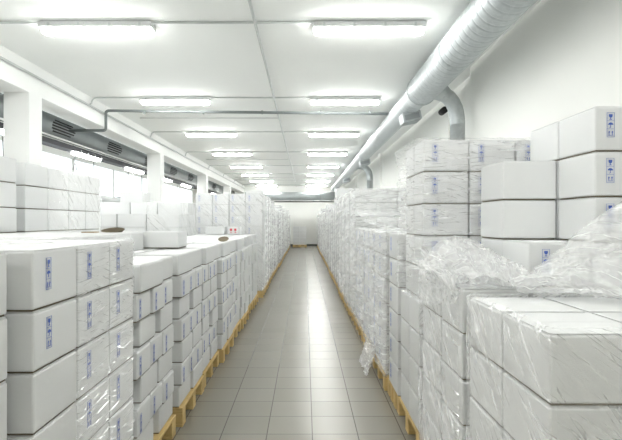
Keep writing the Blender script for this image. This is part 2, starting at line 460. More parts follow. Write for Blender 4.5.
# hanging cables in the left bay
for k, y in enumerate((8.6, 12.3, 14.7, 15.9, 20.4)):
    pts = [(-5.2, y, EYE + 1.45), (-5.2 + .01, y + .01, EYE + .8), (-5.2, y, .9)]
    tube_thing('hanging_cable', pts, .008, M['wire'], 'thin grey cable hanging straight down in the left bay, %s from the front' % ORD[k + 1], 'cable', 'cables hanging in the left bay', 6)
bm = bmesh.new()
c = Vector((-4.6, 10.0, EYE + 1.05))
add_tube(bm, [c + Vector((0, 0, .3)), c + Vector((0, 0, .12))], .006, 6)
add_tube(bm, [c + Vector((0, 0, .12)), c + Vector((0, .09, -.03)), c + Vector((0, -.09, -.03)), c + Vector((0, 0, .12))], .008, 6)
tag(link('wire_hanger', bm, M['wire']), 'small grey wire triangle hanging below the first visible bay lamp', 'hanger')

# ------------------------------------------------------------------ cartons
BOX = []     # records
def rec(x0, x1, y0, y1, z0, z1, kind='large', mark=None, label='', load='', hole=False, red=False, label2=None, yaw=0):
    BOX.append(dict(b=(x0, x1, y0, y1, z0, z1), kind=kind, mark=mark, label=label, load=load, hole=hole, red=red, yaw=yaw))
    return BOX[-1]

PALLETS = []   # (x0, x1, y0, y1, side, label)
FILMS = []     # dict

def lv(n, off=0, h=HB): return ZP + n * h + off

def grid(load, xs, ys, n, z=ZP, h=HB, marks=None, nfn=None, dx=0, off=0, colname=None, zmin=0):
    """xs, ys: lists of (a,b) intervals; n layers"""
    tot = len(ys)
    for j, (y0, y1) in enumerate(ys):
        for i, (x0, x1) in enumerate(xs):
            nn = nfn(i, j) if nfn else n
            for k in range(zmin, nn):
                top = nn - k
                lay = 'top layer' if top == 1 else ORD[top] + ' layer down'
                bits = []
                if len(ys) > 1: bits.append(('nearest', 'second', 'third', 'fourth', 'fifth', 'sixth')[j] + ' column')
                if len(xs) > 1: bits.append(('aisle', 'second', 'third', 'fourth', 'fifth', 'sixth')[i] + ' row')
                lab = 'white carton, %s, %s%s' % (lay, ''.join(b + ', ' for b in bits), load)
                mk = marks(i, j, k, nn) if marks else None
                rec(x0, x1, y0, y1, z + off + k * h, z + off + (k + 1) * h, 'large', mk, lab, load)

def iv(a, w, n, g=0.0): return [(a + i * (w + g), a + i * (w + g) + w) for i in range(n)]
def ivl(a, w, n, g=0.0): return [(a - i * (w + g) - w, a - i * (w + g)) for i in range(n)]   # going left from aisle

# ---- left: A0 (edge), A, A2
grid('left stack at the frame edge', ivl(-1.0, .5, 3), [(1.34, 1.69)], 6, marks=lambda i, j, k, n: None)
PALLETS.append((-2.5, -1.0, .9, 1.7, 'l', 'wooden pallet under the stack at the left frame edge'))
grid('left film-wrapped stack in front', ivl(-.95, .48, 4), iv(1.75, .342, 3, .002), 6, marks=lambda i, j, k, n: ('+X', .08) if i == 0 and (j, k) not in ((0, 3), (0, 2)) else None)
PALLETS.append((-2.15, -.95, 1.78, 2.76, 'l', 'wooden pallet under the film-wrapped stack at left front'))
FILMS.append(dict(x0=-2.88, x1=-.95, y0=2.10, y1=2.776, z0=.13, z1=lv(6), mat='film_flat', amp=.008, res=.022,
                  label='clear film wrapped in level creases around the front left stack'))
grid('low left block behind front stack', ivl(-1.46, .5, 2), iv(2.84, .34, 5), 6)
grid('low outer block behind front stack', ivl(-2.48, .5, 2), iv(2.84, .34, 3), 6)
# ---- left: B, B0 tall behind
grid('tall stack behind at far left, edge pallet', ivl(-2.55, .45, 3), [(3.98, 4.43)], 9)
grid('tall four-box-long stack at left', ivl(-2.61, .45, 3), iv(4.67, .427, 4, .002), 9)
FILMS.append(dict(x0=-3.97, x1=-2.6, y0=5.08, y1=6.4, z0=1.46, z1=lv(9), mat='film_light', amp=.006, res=.03,
                  label='clear film stretched over the tall stack standing at left'))
# ---- left: F block further back
grid('block beside the column at left', [(-2.6, -2.06), (-3.08, -2.61), (-3.56, -3.09), (-4.04, -3.57)], [(8.2, 8.8), (8.82, 9.42)], 7,
     nfn=lambda i, j: 8 if (j == 1 and i < 3) else 7)
for k in (7, 8):
    rec(-3.50, -3.06, 9.46, 9.9, lv(k), lv(k + 1), label='white carton, %s of two on the pile beside the column' % ('lower' if k == 7 else 'upper'), load='F')
grid('pile beside the column', [(-3.50, -3.06)], [(9.46, 9.9)], 7)
FILMS.append(dict(x0=-2.6, x1=-2.05, y0=8.19, y1=9.43, z0=.13, z1=lv(8) - .02, mat='film_light', amp=.008, res=.03,
                  label='clear film around the block standing left before the wrapped wall'))
# some cartons against the left wall
for j in range(5):
    y = 12.0 + j * 2.3
    grid('%s stack along the left bay wall' % ORD[j + 1], [(-6.1, -5.5)], [(y, y + .5), (y + .52, y + 1.02)], 8 + (j % 2))

# ---- left: D, small cartons in brick pattern with windows
dxs = [-.95, -.93, -.94, -.90, -.92, -.90, -.93, -.91, -.93]
d0s = [2.84, 3.76, 4.61, 5.46, 6.31, 7.16, 8.01, 8.86]
for p, y0 in enumerate(d0s):
    X = dxs[p]; load = '%s unwrapped load at left' % ORD[p + 1]
    for lay in range(6):
        z0, z1 = ZP + lay * HS, ZP + (lay + 1) * HS
        down = 7 - lay
        if lay % 2 == 1:
            for i in range(3):
                a = y0 + i * .268 + (.012 if i == 1 else 0)
                rec(X - .42, X + random.uniform(-.008, .008), a, a + .264, z0, z1, 'small', ('+X', .03),
                    'small white carton set end-on, %s layer down, %s along, %s' % (ORD[down], ORD[i + 1], load), load)
        else:
            gp = (.10, .045, .08)[(lay // 2 + p) % 3]
            sh = (.10, .02, .08, .0)[p % 4] if lay else 0
            w = (.806 - gp - sh) / 2
            rec(X - .27, X + random.uniform(-.018, .006), y0 + sh, y0 + sh + w, z0, z1, 'small', '-Y' if p in (0,) and lay == 4 else None,
                'small white carton set lengthwise, %s layer down, nearer one, %s' % (ORD[down], load), load)
            rec(X - .27, X + random.uniform(-.012, .008), y0 + sh + w + gp, y0 + .806, z0, z1, 'small', None,
                'small white carton set lengthwise, %s layer down, farther one, %s' % (ORD[down], load), load)
        # inner cartons behind the face
        deep = 1 if p < 2 else (3 if p < 6 else 2)
        xa = X - .44 if lay % 2 == 1 else X - .29
        for q in range(deep):
            w = .4 if deep > 1 else ((1.44 + xa) * 1 if False else (xa + 1.44))
            rec(xa - w * (q + 1) + .004, xa - w * q, y0, y0 + .4, z0, z1, 'small', None, 'inner', load)
            rec(xa - w * (q + 1) + .004, xa - w * q, y0 + .404, y0 + .806, z0, z1, 'small', None, 'inner', load)
    PALLETS.append((X - 1.2, X + .01, y0, y0 + .8, 'l', 'wooden pallet under the %s' % load))
# top layer of D (layer 7): face row follows the photo's seams
z0, z1 = ZP + 6 * HS, ZP + 7 * HS
tops = [(2.85, 3.33), (3.345, 3.74), (3.76, 4.27), (4.29, 4.73), (4.735, 5.17), (5.20, 5.75), (5.76, 6.30), (6.42, 6.95), (6.96, 7.55), (7.58, 8.1), (8.12, 8.55), (8.6, 9.1), (9.12, 9.6)]
for i, (a, b) in enumerate(tops):
    rec(-.95 - .36, -.935 - (0, .045, .012, .03, 0, .02, .0, .025)[i % 8], a, b - (.016 if i < 7 else .01), z0, z1 - (0, .006, 0, .004)[i % 4], 'small', None,
        'small white carton in the top row facing the aisle at left, %s from the front' % ORD[i + 1], 'D', hole=(i == 6))
cnt = 0
for j in range(13):
    a = 2.86 + j * .52
    for q in range(1 if a < 4.9 else (3 if a < 7.6 else 2)):
        x1 = -1.325 - q * .43
        rec((-1.45 if a < 4.9 else max(x1 - .42, -9 if a < 7.6 else -2.05)), x1, a, a + .5, z0, z1 - random.choice((0, 0, .006)), 'small', None,
            'small white carton on top of the unwrapped left block, %s row back, %s row in' % (ORD[j + 1], ORD[q + 2]), 'D')
# cartons lying on D
rec(-1.53, -1.155, 4.56, 4.9, z1 + .002, z1 + .157, 'small', None, 'small white carton lying on the unwrapped left block, right one of a pair', 'Dtop')
rec(-1.92, -1.54, 4.56, 4.9, z1 + .002, z1 + .157, 'small', None, 'small white carton lying on the unwrapped left block, left one of a pair', 'Dtop')
rec(-1.83, -1.47, 9.15, 9.5, z1 + .002, z1 + .15, 'small', None, 'small plain white carton lying before the wrapped wall of boxes', 'Dtop')
rec(-1.41, -1.20, 9.15, 9.5, z1 + .002, z1 + .15, 'small', None, 'small white carton with red marks lying before the wrapped wall of boxes', 'Dtop', red=True)

# ---- left: C and far wrapped loads
mC = lambda i, j, k, n: ('-Y', .05) if j == 0 else (('+X', .05) if i == 0 else None)
grid('first wrapped load at left', ivl(-.86, .335, 4, .002), iv(10.1, .39, 2, .003), 9, marks=mC)
rec(-1.19, -.86, 10.1, 10.49, lv(9), lv(9) + .07, 'large', None, 'flat white carton on top of the wrapped wall at left', 'C')
FILMS.append(dict(x0=-2.22, x1=-.845, y0=10.09, y1=10.89, z0=.13, z1=lv(9), mat='film_light', amp=.012, res=.035,
                  label='clear film around the first wrapped load at left, facing the camera'))
PALLETS.append((-2.06, -.85, 10.1, 10.9, 'l', 'wooden pallet under the first wrapped load at left'))
y = 10.98; k = 2
while y < 30.2:
    n = 9 if k in (2, 3) else 8 + (1 if k % 5 == 0 else 0)
    X = -.88 + random.uniform(-.02, .02)
    grid('%s wrapped load at left' % ORD[k], ivl(X, .4, 3), iv(y, .395, 2, .003), n, marks=lambda i, j, kk, nn: ('+X', .05) if i == 0 and y < 16 else None)
    FILMS.append(dict(x0=X - 1.21, x1=X + .012, y0=y - .012, y1=y + .806, z0=.13, z1=lv(n), mat='film_aisle', amp=.010, res=.05 if y < 16 else .09,
                      label='clear stretch film around the %s wrapped load at left' % ORD[k]))
    PALLETS.append((X - 1.2, X + .01, y, y + .8, 'l', 'wooden pallet under the %s wrapped load at left' % ORD[k]))
    y += .845; k += 1

# ---- right: R1 near, slightly lower
hs1 = [HB] * 5
for j, (ya, yb) in enumerate(((1.488, 1.846), (1.85, 2.21))):
    for i, (x0, x1) in enumerate(((.725, 1.045), (1.05, 1.37), (1.375, 1.7))):
        for k in range(5):
            rec(x0, x1, ya, yb, (lv(k) - .015) if k else ZP, lv(k + 1) - .015, 'large', None,
                'white carton, %s, %s row, %s column, near right wrapped stack' % ('top layer' if k == 4 else ORD[5 - k] + ' layer down', ('aisle', 'second', 'third')[i], ('nearest', 'second')[j]), 'near right wrapped stack')
PALLETS.append((.722, 1.7, 1.47, 2.25, 'r', 'wooden pallet under the near right wrapped stack'))
FILMS.append(dict(x0=.716, x1=1.71, y0=1.482, y1=2.214, z0=.13, z1=lv(5) - .013, mat='film_fall', amp=.011, res=.013, fringe=.035,
                  label='clear film with falling creases around the near right stack'))
# R2, R3
grid('low stack behind the near right one', [(.742, 1.06)], [(2.36, 2.72)], 5)
grid('second low stack from the front at right', [(.752, 1.06)], [(2.785, 3.2)], 5)
PALLETS.append((.735, 1.9, 2.36, 3.2, 'r', 'wooden pallet under the two low stacks at right'))
FILMS.append(dict(x0=.728, x1=1.055, y0=2.43, y1=3.2, z0=.13, z1=lv(5), mat='film_fall', amp=.010, res=.018,
                  label='clear film around the two low stacks behind the near right one'))
# inner right-hand block: G, C, H
mk = lambda i, j, k, n: ('-Y', .062)
grid('stack with blue mark standing behind the film heap', [(1.075, 1.375)], [(2.40, 2.735)], 6, marks=lambda i, j, k, n: ('-Y', .062) if k > 4 else None)
grid('plain stack in the middle of the right block', [(1.083, 1.38)], [(2.738, 3.09)], 8)
grid('big stack at the right frame edge', [(1.383, 1.75), (1.76, 2.12)], [(2.385, 2.73), (2.74, 3.08)], 9, marks=lambda i, j, k, n: ('-Y', .052) if j == 0 and k > 5 else None)
grid('low row under the film at right', [(1.71, 2.03)], [(1.5, 1.9), (1.92, 2.3)], 4)
grid('narrow filler row behind the near right stack', [(1.075, 1.39), (1.395, 1.76)], [(2.22, 2.375)], 5)
# R tall
grid('tall wrapped stack right of the aisle', [(.795, 1.105), (1.108, 1.42), (1.423, 1.735), (1.738, 2.05)], [(3.37, 3.66), (3.664, 3.95)], 9, zmin=4,
     marks=lambda i, j, k, n: ('-Y', .06) if j == 0 else None)
grid('base of tall wrapped right stack', [(.755, 1.10), (1.108, 1.42), (1.423, 1.735)], [(3.31, 3.63), (3.64, 3.95)], 4)
PALLETS.append((.748, 1.95, 3.28, 4.08, 'r', 'wooden pallet under the tall wrapped stack right of the aisle'))
FILMS.append(dict(x0=.755, x1=2.07, y0=3.358, y1=3.965, z0=lv(4) + .01, z1=lv(9), mat='film_pleat', amp=.02, res=.018, pleat=.018,
                  label='clear film bunched in level pleats around the tall right stack'))
# T
grid('narrow stack with a column of blue marks', [(.742, 1.1)], [(4.0, 4.42)], 6, marks=lambda i, j, k, n: ('-X', .10))
grid('narrow stack with a column of blue marks', [(1.108, 1.42), (1.423, 1.735)], [(4.0, 4.42)], 6)
PALLETS.append((.745, 1.95, 4.12, 4.92 - .4, 'r', 'wooden pallet under the narrow marked stack'))
# U loads
y = 4.56; k = 1
while y < 7.2:
    X = .735 + random.uniform(-.01, .01)
    nn = 6
    grid('%s low wrapped load at right' % ORD[k], iv(X, .4, 3), iv(y, .395, 2, .003), nn, marks=lambda i, j, kk, n: ('-X', .05) if i == 0 else None)
    FILMS.append(dict(x0=X - .014, x1=X + 1.21, y0=y - .012, y1=y + .806, z0=.13, z1=lv(nn), mat='film_aisle', amp=.012, res=.028,
                      label='clear film with rising creases around the %s low wrapped load at right' % ORD[k]))
    PALLETS.append((X - .01, X + 1.2, y, y + .8, 'r', 'wooden pallet under the %s low wrapped load at right' % ORD[k]))
    y += .845 + .09; k += 1
# S and beyond
y = 7.42; k = 1
while y < 30.2:
    X = .735 + random.uniform(-.015, .015)
    if k <= 5: n, h = 9, .21
    elif k == 6: n, h = 10, HB
    else: n, h = (9 if k % 6 == 0 else 8), HB
    if k == 6:
        X = .745
    xs = iv(X, .315, 4) if k == 1 else (iv(X, .36, 3) if k == 6 else iv(X, .4, 3))
    grid('%s high wrapped load at right' % ORD[k], xs, iv(y, .395, 2, .003), n, h=h,
         nfn=(lambda i, j: 10 if i == 0 else 9) if k == 6 else None,
         marks=lambda i, j, kk, nn: (('-X', .05) if (i == 0 and y < 12) else None))
    xe = xs[-1][1]
    ztop = ZP + n * h - (HB if k == 6 else 0)
    FILMS.append(dict(x0=X - .014, x1=xe + .012, y0=y - .014, y1=y + .806, z0=.13, z1=ztop, mat='film_aisle',
                      amp=.010, res=.035 if k < 4 else (.05 if y < 16 else .09), label='clear stretch film around the %s high wrapped load at right' % ORD[k]))
    PALLETS.append((X - .01, X + 1.2, y, y + .8, 'r', 'wooden pallet under the %s high wrapped load at right' % ORD[k]))
    y += .845; k += 1
# lone pallet at the far wall
grid('lone load at the far wall', iv(-.72, .4, 2, .003), [(29.6, 30.0)], 5)
PALLETS.append((-.72, .1, 29.55, 30.35, 'f', 'wooden pallet under the lone load at the far wall'))

# ---- which cartons does the camera see? rank by visible face area
def vis_rank():
    vs, fs, own = [], [], []
    for bi, r in enumerate(BOX):
        x0, x1, y0, y1, z0, z1 = r['b']; e = .001
        x0 += e; x1 -= e; y0 += e; y1 -= e; z0 += e; z1 -= e
        s = len(vs)
        vs += [(x0, y0, z0), (x1, y0, z0), (x1, y1, z0), (x0, y1, z0), (x0, y0, z1), (x1, y0, z1), (x1, y1, z1), (x0, y1, z1)]
        for f in ((0, 3, 2, 1), (4, 5, 6, 7), (0, 1, 5, 4), (1, 2, 6, 5), (2, 3, 7, 6), (3, 0, 4, 7)):
            fs.append([s + q for q in f]); own.append(bi)
    bvh = BVHTree.FromPolygons([Vector(v) for v in vs], fs)
    cam = Vector((0, 0, EYE))
    for bi, r in enumerate(BOX):
        x0, x1, y0, y1, z0, z1 = r['b']; area = 0.0; hitn = 0
        e = .001; x0 += e; x1 -= e; y0 += e; y1 -= e; z0 += e; z1 -= e
        faces = []
        faces.append(('y', y0))
        faces.append(('x', x1 if x1 < 0 else x0))
        if z1 < EYE: faces.append(('z', z1))
        for ax, c in faces:
            for i in range(5):
                for j in range(5):
                    u, v = (i + .5) / 5, (j + .5) / 5
                    if ax == 'y': p = Vector((x0 + (x1 - x0) * u, c, z0 + (z1 - z0) * v)); n = Vector((0, -1, 0)); A = (x1 - x0) * (z1 - z0)
                    elif ax == 'x': p = Vector((c, y0 + (y1 - y0) * u, z0 + (z1 - z0) * v)); n = Vector((-1 if c > 0 else 1, 0, 0)); A = (y1 - y0) * (z1 - z0)
                    else: p = Vector((x0 + (x1 - x0) * u, y0 + (y1 - y0) * v, c)); n = Vector((0, 0, 1)); A = (x1 - x0) * (y1 - y0)
                    if p.y < .3: continue
                    px = 305 + F * p.x / p.y; py = 221 - F * (p.z - EYE) / p.y
                    if not (0 <= px <= 622 and 0 <= py <= 440): continue
                    d = p - cam; dist = d.length; dn = d / dist
                    cosn = -dn.dot(n)
                    if cosn <= 0: continue
                    h = bvh.ray_cast(cam, dn, dist + .5)
                    if h[2] is not None and own[h[2]] == bi and abs(h[3] - dist) < .03:
                        area += A / 25 * cosn / (p.y ** 2) * F * F; hitn += 1
        r['area'] = area
vis_rank()
large = sorted([r for r in BOX if r['kind'] == 'large' and r['area'] > .5], key=lambda r: -r['area'])
small = sorted([r for r in BOX if r['kind'] == 'small' and r['area'] > .5 and r['label'] != 'inner'], key=lambda r: -r['area'])
THINGS = large[:300] + small[:240]
tid = set(id(r) for r in THINGS)

# ---- carton meshes
def mark_bm(w=.036, h=.116):
    """handling mark in the XZ plane, thickness along -Y; origin at its top-left"""
    bm = bmesh.new(); t = .0012
    def quad(x0, x1, z0, z1): add_box(bm, x0, x1, -t, 0, z0, z1)
    def poly(pts):
        a = [bm.verts.new((x, -t, z)) for x, z in pts]; bm.faces.new(a)
    b = .0011; c = h / 3
    for i in range(4): quad(0, w, -i * c - b / 2, -i * c + b / 2)
    quad(0, b, -h, 0); quad(w - b, w, -h, 0)
    m = w / 2
    # goblet
    cx, cz = m, -c * .5
    poly([(cx - .009, cz + .012), (cx + .009, cz + .012), (cx + .009, cz + .002), (cx + .005, cz - .004), (cx - .005, cz - .004), (cx - .009, cz + .002)])
    quad(cx - .0015, cx + .0015, cz - .011, cz - .004); quad(cx - .006, cx + .006, cz - .014, cz - .011)
    # umbrella
    cz = -c * 1.5
    pts = [(cx + .013 * math.cos(math.pi * i / 8), cz + .0 + .011 * math.sin(math.pi * i / 8)) for i in range(9)]
    poly(pts)
    quad(cx - .0012, cx + .0012, cz - .012, cz); quad(cx - .006, cx, cz - .0135, cz - .0115)
    # two arrows up
    cz = -c * 2.5
    for ox in (-.0075, .0075):
        poly([(cx + ox - .005, cz + .002), (cx + ox + .005, cz + .002), (cx + ox, cz + .011)])
        quad(cx + ox - .0014, cx + ox + .0014, cz - .009, cz + .002)
    quad(cx - .012, cx + .012, cz - .0125, cz - .0105)
    return bm
_tmp = mark_bm(); MARK = bpy.data.meshes.new('handling_mark'); _tmp.to_mesh(MARK); _tmp.free(); MARK.materials.append(M['ink'])

cache = {}
def carton_mesh(w, d, h, detail, kind):
    """body centred in XY, base at 0. detail: separate flaps (body without lid)"""
    key = (round(w, 2), round(d, 2), round(h, 3), detail, kind)
    if key in cache: return cache[key]
    w, d, h = key[0] - (.008 if kind == 'small' else .005), key[1] - (.008 if kind == 'small' else .005), key[2] - .004
    bm = bmesh.new()
    ft = .003
    add_box(bm, -w / 2, w / 2, -d / 2, d / 2, .005 if detail else 0, h - (ft if detail else 0), 0, .0075 if detail else .005, 2 if detail else 1)
    if detail:
        # gentle bulge of the sides
        bmesh.ops.subdivide_edges(bm, edges=[e for e in bm.edges if e.calc_length() > .1], cuts=3, use_grid_fill=True)
        for v in bm.verts:
            zz = v.co.z / h
            k = 4 * zz * (1 - zz) if 0 < zz < 1 else 0
            if abs(v.co.x) > w / 2 - .003: v.co.x += math.copysign(.003 * k * (1 - (2 * v.co.y / d) ** 2), v.co.x)
            if abs(v.co.y) > d / 2 - .003: v.co.y += math.copysign(.003 * k * (1 - (2 * v.co.x / w) ** 2), v.co.y)
        for f in bm.faces: f.smooth = False
        add_box(bm, -w / 2 + .007, w / 2 - .007, -d / 2 + .007, d / 2 - .007, -.0005, .008, 1)  # brown core in the layer gap, colour darkened to deepen its shade
        # brown core strip that shows in the seam between flaps
        add_box(bm, -w / 2 + .012, w / 2 - .012, -.004, .004, h - .0045, h - .0022, 1)
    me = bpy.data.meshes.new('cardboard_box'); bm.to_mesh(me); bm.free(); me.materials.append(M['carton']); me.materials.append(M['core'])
    fl = None
    if detail:
        fb = bmesh.new(); add_box(fb, -w / 2 + .003, w / 2 - .003, 0, d / 2 - .0055, 0, ft, 0, .001)
        fl = bpy.data.meshes.new('top_flap'); fb.to_mesh(fl); fb.free(); fl.materials.append(M['carton'])
    cache[key] = (me, fl)
    return cache[key]

def hole_bm(rx, ry):
    bm = bmesh.new(); n = 20
    lo = [bm.verts.new((rx * math.cos(2 * math.pi * i / n), ry * math.sin(2 * math.pi * i / n), 0)) for i in range(n)]
    hi = [bm.verts.new((rx * 1.1 * math.cos(2 * math.pi * i / n), ry * 1.1 * math.sin(2 * math.pi * i / n), .006)) for i in range(n)]
    bm.faces.new(lo)
    for i in range(n): bm.faces.new((lo[i], lo[(i + 1) % n], hi[(i + 1) % n], hi[i]))
    return bm

seen_labels = {}
def put_carton(r):
    x0, x1, y0, y1, z0, z1 = r['b']
    near = y0 < 6.5
    me, fl = carton_mesh(x1 - x0, y1 - y0, z1 - z0, near, r['kind'])
    name = 'cardboard_box' if r['kind'] == 'large' else 'small_carton'
    o = bpy.data.objects.new(name, me); COL.objects.link(o)
    jx = random.uniform(-.001, .001) if not near else random.uniform(-.0018, .0018)
    o.location = ((x0 + x1) / 2 + jx, (y0 + y1) / 2, z0)
    o.rotation_euler.z = R(random.uniform(-.2, .2))
    lab = r['label']
    tag(o, lab, 'box' if r['kind'] == 'large' else 'carton', 'cartons of the ' + r['load'] if len(r['load']) > 4 else None)
    w, d, h = x1 - x0 - .004, y1 - y0 - .004, z1 - z0 - .003
    if fl:
        for s in (0, math.pi):
            f = bpy.data.objects.new('top_flap', fl); COL.objects.link(f); f.parent = o; f.location.z = h - .003; f.rotation_euler.z = s
    mk = r['mark']
    if mk and (r['area'] > 30):
        if isinstance(mk, str): mk = (mk, .05)
        face, off = mk
        m = bpy.data.objects.new('handling_mark', MARK); COL.objects.link(m); m.parent = o
        zt = h - .032
        e = .0008 + (.0034 if near else 0)
        if face == '-Y': m.location = (-w / 2 + off, -d / 2 - e, zt)
        elif face == '+X': m.rotation_euler.z = R(90); m.location = (w / 2 + e, -d / 2 + off, zt)
        else: m.rotation_euler.z = R(-90); m.location = (-w / 2 - e, d / 2 - off, zt)
        m['label'] = 'blue printed handling symbols'
        if r['kind'] == 'small': m.scale = (.7, 1, .95)
    if r['hole']:
        hb = hole_bm(.06, .07); q = link('hand_hole', hb, M['core'], o); q.location = (.11, .18, h + .026); q.rotation_euler.x = R(21); q['label'] = 'open brown hand hole'
    if r['red']:
        bm = bmesh.new()
        for cx in (-.05, .03):
            add_box(bm, cx - .018, cx + .018, -.001, 0, .03, .038); add_box(bm, cx - .003, cx + .003, -.001, 0, .038, .07)
            add_box(bm, cx - .02, cx + .02, -.001, 0, .07, .11)
        q = link('red_mark', bm, M['redink'], o); q.location = (0, -d / 2 - .001, 0)
    return o
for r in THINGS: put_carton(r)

# ---- everything further away or buried, as one mass of the same cartons
rest_l = [r for r in BOX if id(r) not in tid and r['kind'] == 'large']
rest_s = [r for r in BOX if id(r) not in tid and r['kind'] == 'small']
def mass(name, recs, label, cat):
    vs, fs = [], []
    for r in recs:
        x0, x1, y0, y1, z0, z1 = r['b']; g = .0025
        x0 += g; x1 -= g; y0 += g; y1 -= g; z0 += .0005; z1 -= .003
        s = len(vs); e = .004
        # chamfered box: side walls inset at top and bottom
        for z, i in ((z0, e), (z0 + e, 0), (z1 - e, 0), (z1, e)):
            vs += [(x0 + i, y0 + i, z), (x1 - i, y0 + i, z), (x1 - i, y1 - i, z), (x0 + i, y1 - i, z)]
        for q in range(3):
            for k in range(4):
                a = s + q * 4 + k; b = s + q * 4 + (k + 1) % 4
                fs.append((a, b, b + 4, a + 4))
        fs.append((s + 3, s + 2, s + 1, s)); fs.append((s + 12, s + 13, s + 14, s + 15))
    me = bpy.data.meshes.new(name); me.from_pydata(vs, [], fs); me.materials.append(M['carton'])
    o = bpy.data.objects.new(name, me); COL.objects.link(o)
    tag(o, label, cat, kind='stuff')
mass('stacked_boxes', rest_l, 'mass of white cartons far down the aisle and inside the stacks', 'boxes')
mass('stacked_small_cartons', rest_s, 'small white cartons filling the inside of the unwrapped left block', 'cartons')

# lid standing open on the low left block
t = empty('open_carton_lid', (-1.69, 4.40, lv(6) + .002), 'brown inside of an opened carton lid lying on the low left block', 'carton lid')
bm = bmesh.new()
n = 18
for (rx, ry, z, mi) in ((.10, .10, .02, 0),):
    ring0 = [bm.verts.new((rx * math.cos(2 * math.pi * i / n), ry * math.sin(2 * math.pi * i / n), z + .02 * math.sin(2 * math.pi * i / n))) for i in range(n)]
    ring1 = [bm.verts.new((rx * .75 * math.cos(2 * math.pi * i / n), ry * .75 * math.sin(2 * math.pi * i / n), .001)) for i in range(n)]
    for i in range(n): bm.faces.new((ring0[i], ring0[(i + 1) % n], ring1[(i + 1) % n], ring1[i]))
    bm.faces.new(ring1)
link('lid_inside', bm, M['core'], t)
bm = bmesh.new(); add_box(bm, -.19, -.08, -.20, -.10, .0, .008); link('loose_flap', bm, M['kraft'], t)

# ------------------------------------------------------------------ pallets
pcache = {}
def pallet_parts(w, d, side):
    key = (round(w, 2), round(d, 2), side)
    if key in pcache: return pcache[key]
    w, d = key[0], key[1]; parts = []
    def me(name, boxes):
        bm = bmesh.new()
        for b in boxes: add_box(bm, *b, bev=.0025)
        m = bpy.data.meshes.new(name); bm.to_mesh(m); bm.free(); m.materials.append(M['wood']); return m
    # deck boards run along Y (aisle), stringers along X above blocks, runners along X on the floor
    nb = 7 if w > .6 else 3
    bw = w / nb * .8
    for i in range(nb):
        x = bw / 2 + (w - bw) * i / (nb - 1)
        parts.append(('deck_board', me('deck_board', [(x - bw / 2, x + bw / 2, 0, d, .122, .143)])))
    ys = [0, d / 2 - .05, d - .1]
    for yy in ys:
        parts.append(('stringer_board', me('stringer_board', [(0, w, yy, yy + .1, .1, .1215)])))
        parts.append(('runner_board', me('runner_board', [(0, w, yy, yy + .1, 0, .021)])))
        for xx in (0, w / 2 - .0725, w - .145):
            parts.append(('block', me('block', [(xx, xx + .145, yy + .001, yy + .099, .0215, .0995)])))
    pcache[key] = parts
    return parts
for (x0, x1, y0, y1, side, lab) in PALLETS:
    p = empty('wooden_pallet', (x0, y0, 0), lab, 'pallet', 'wooden pallets under the loads')
    for nm, me in pallet_parts(x1 - x0, y1 - y0, side):
        o = bpy.data.objects.new(nm, me); COL.objects.link(o); o.parent = p

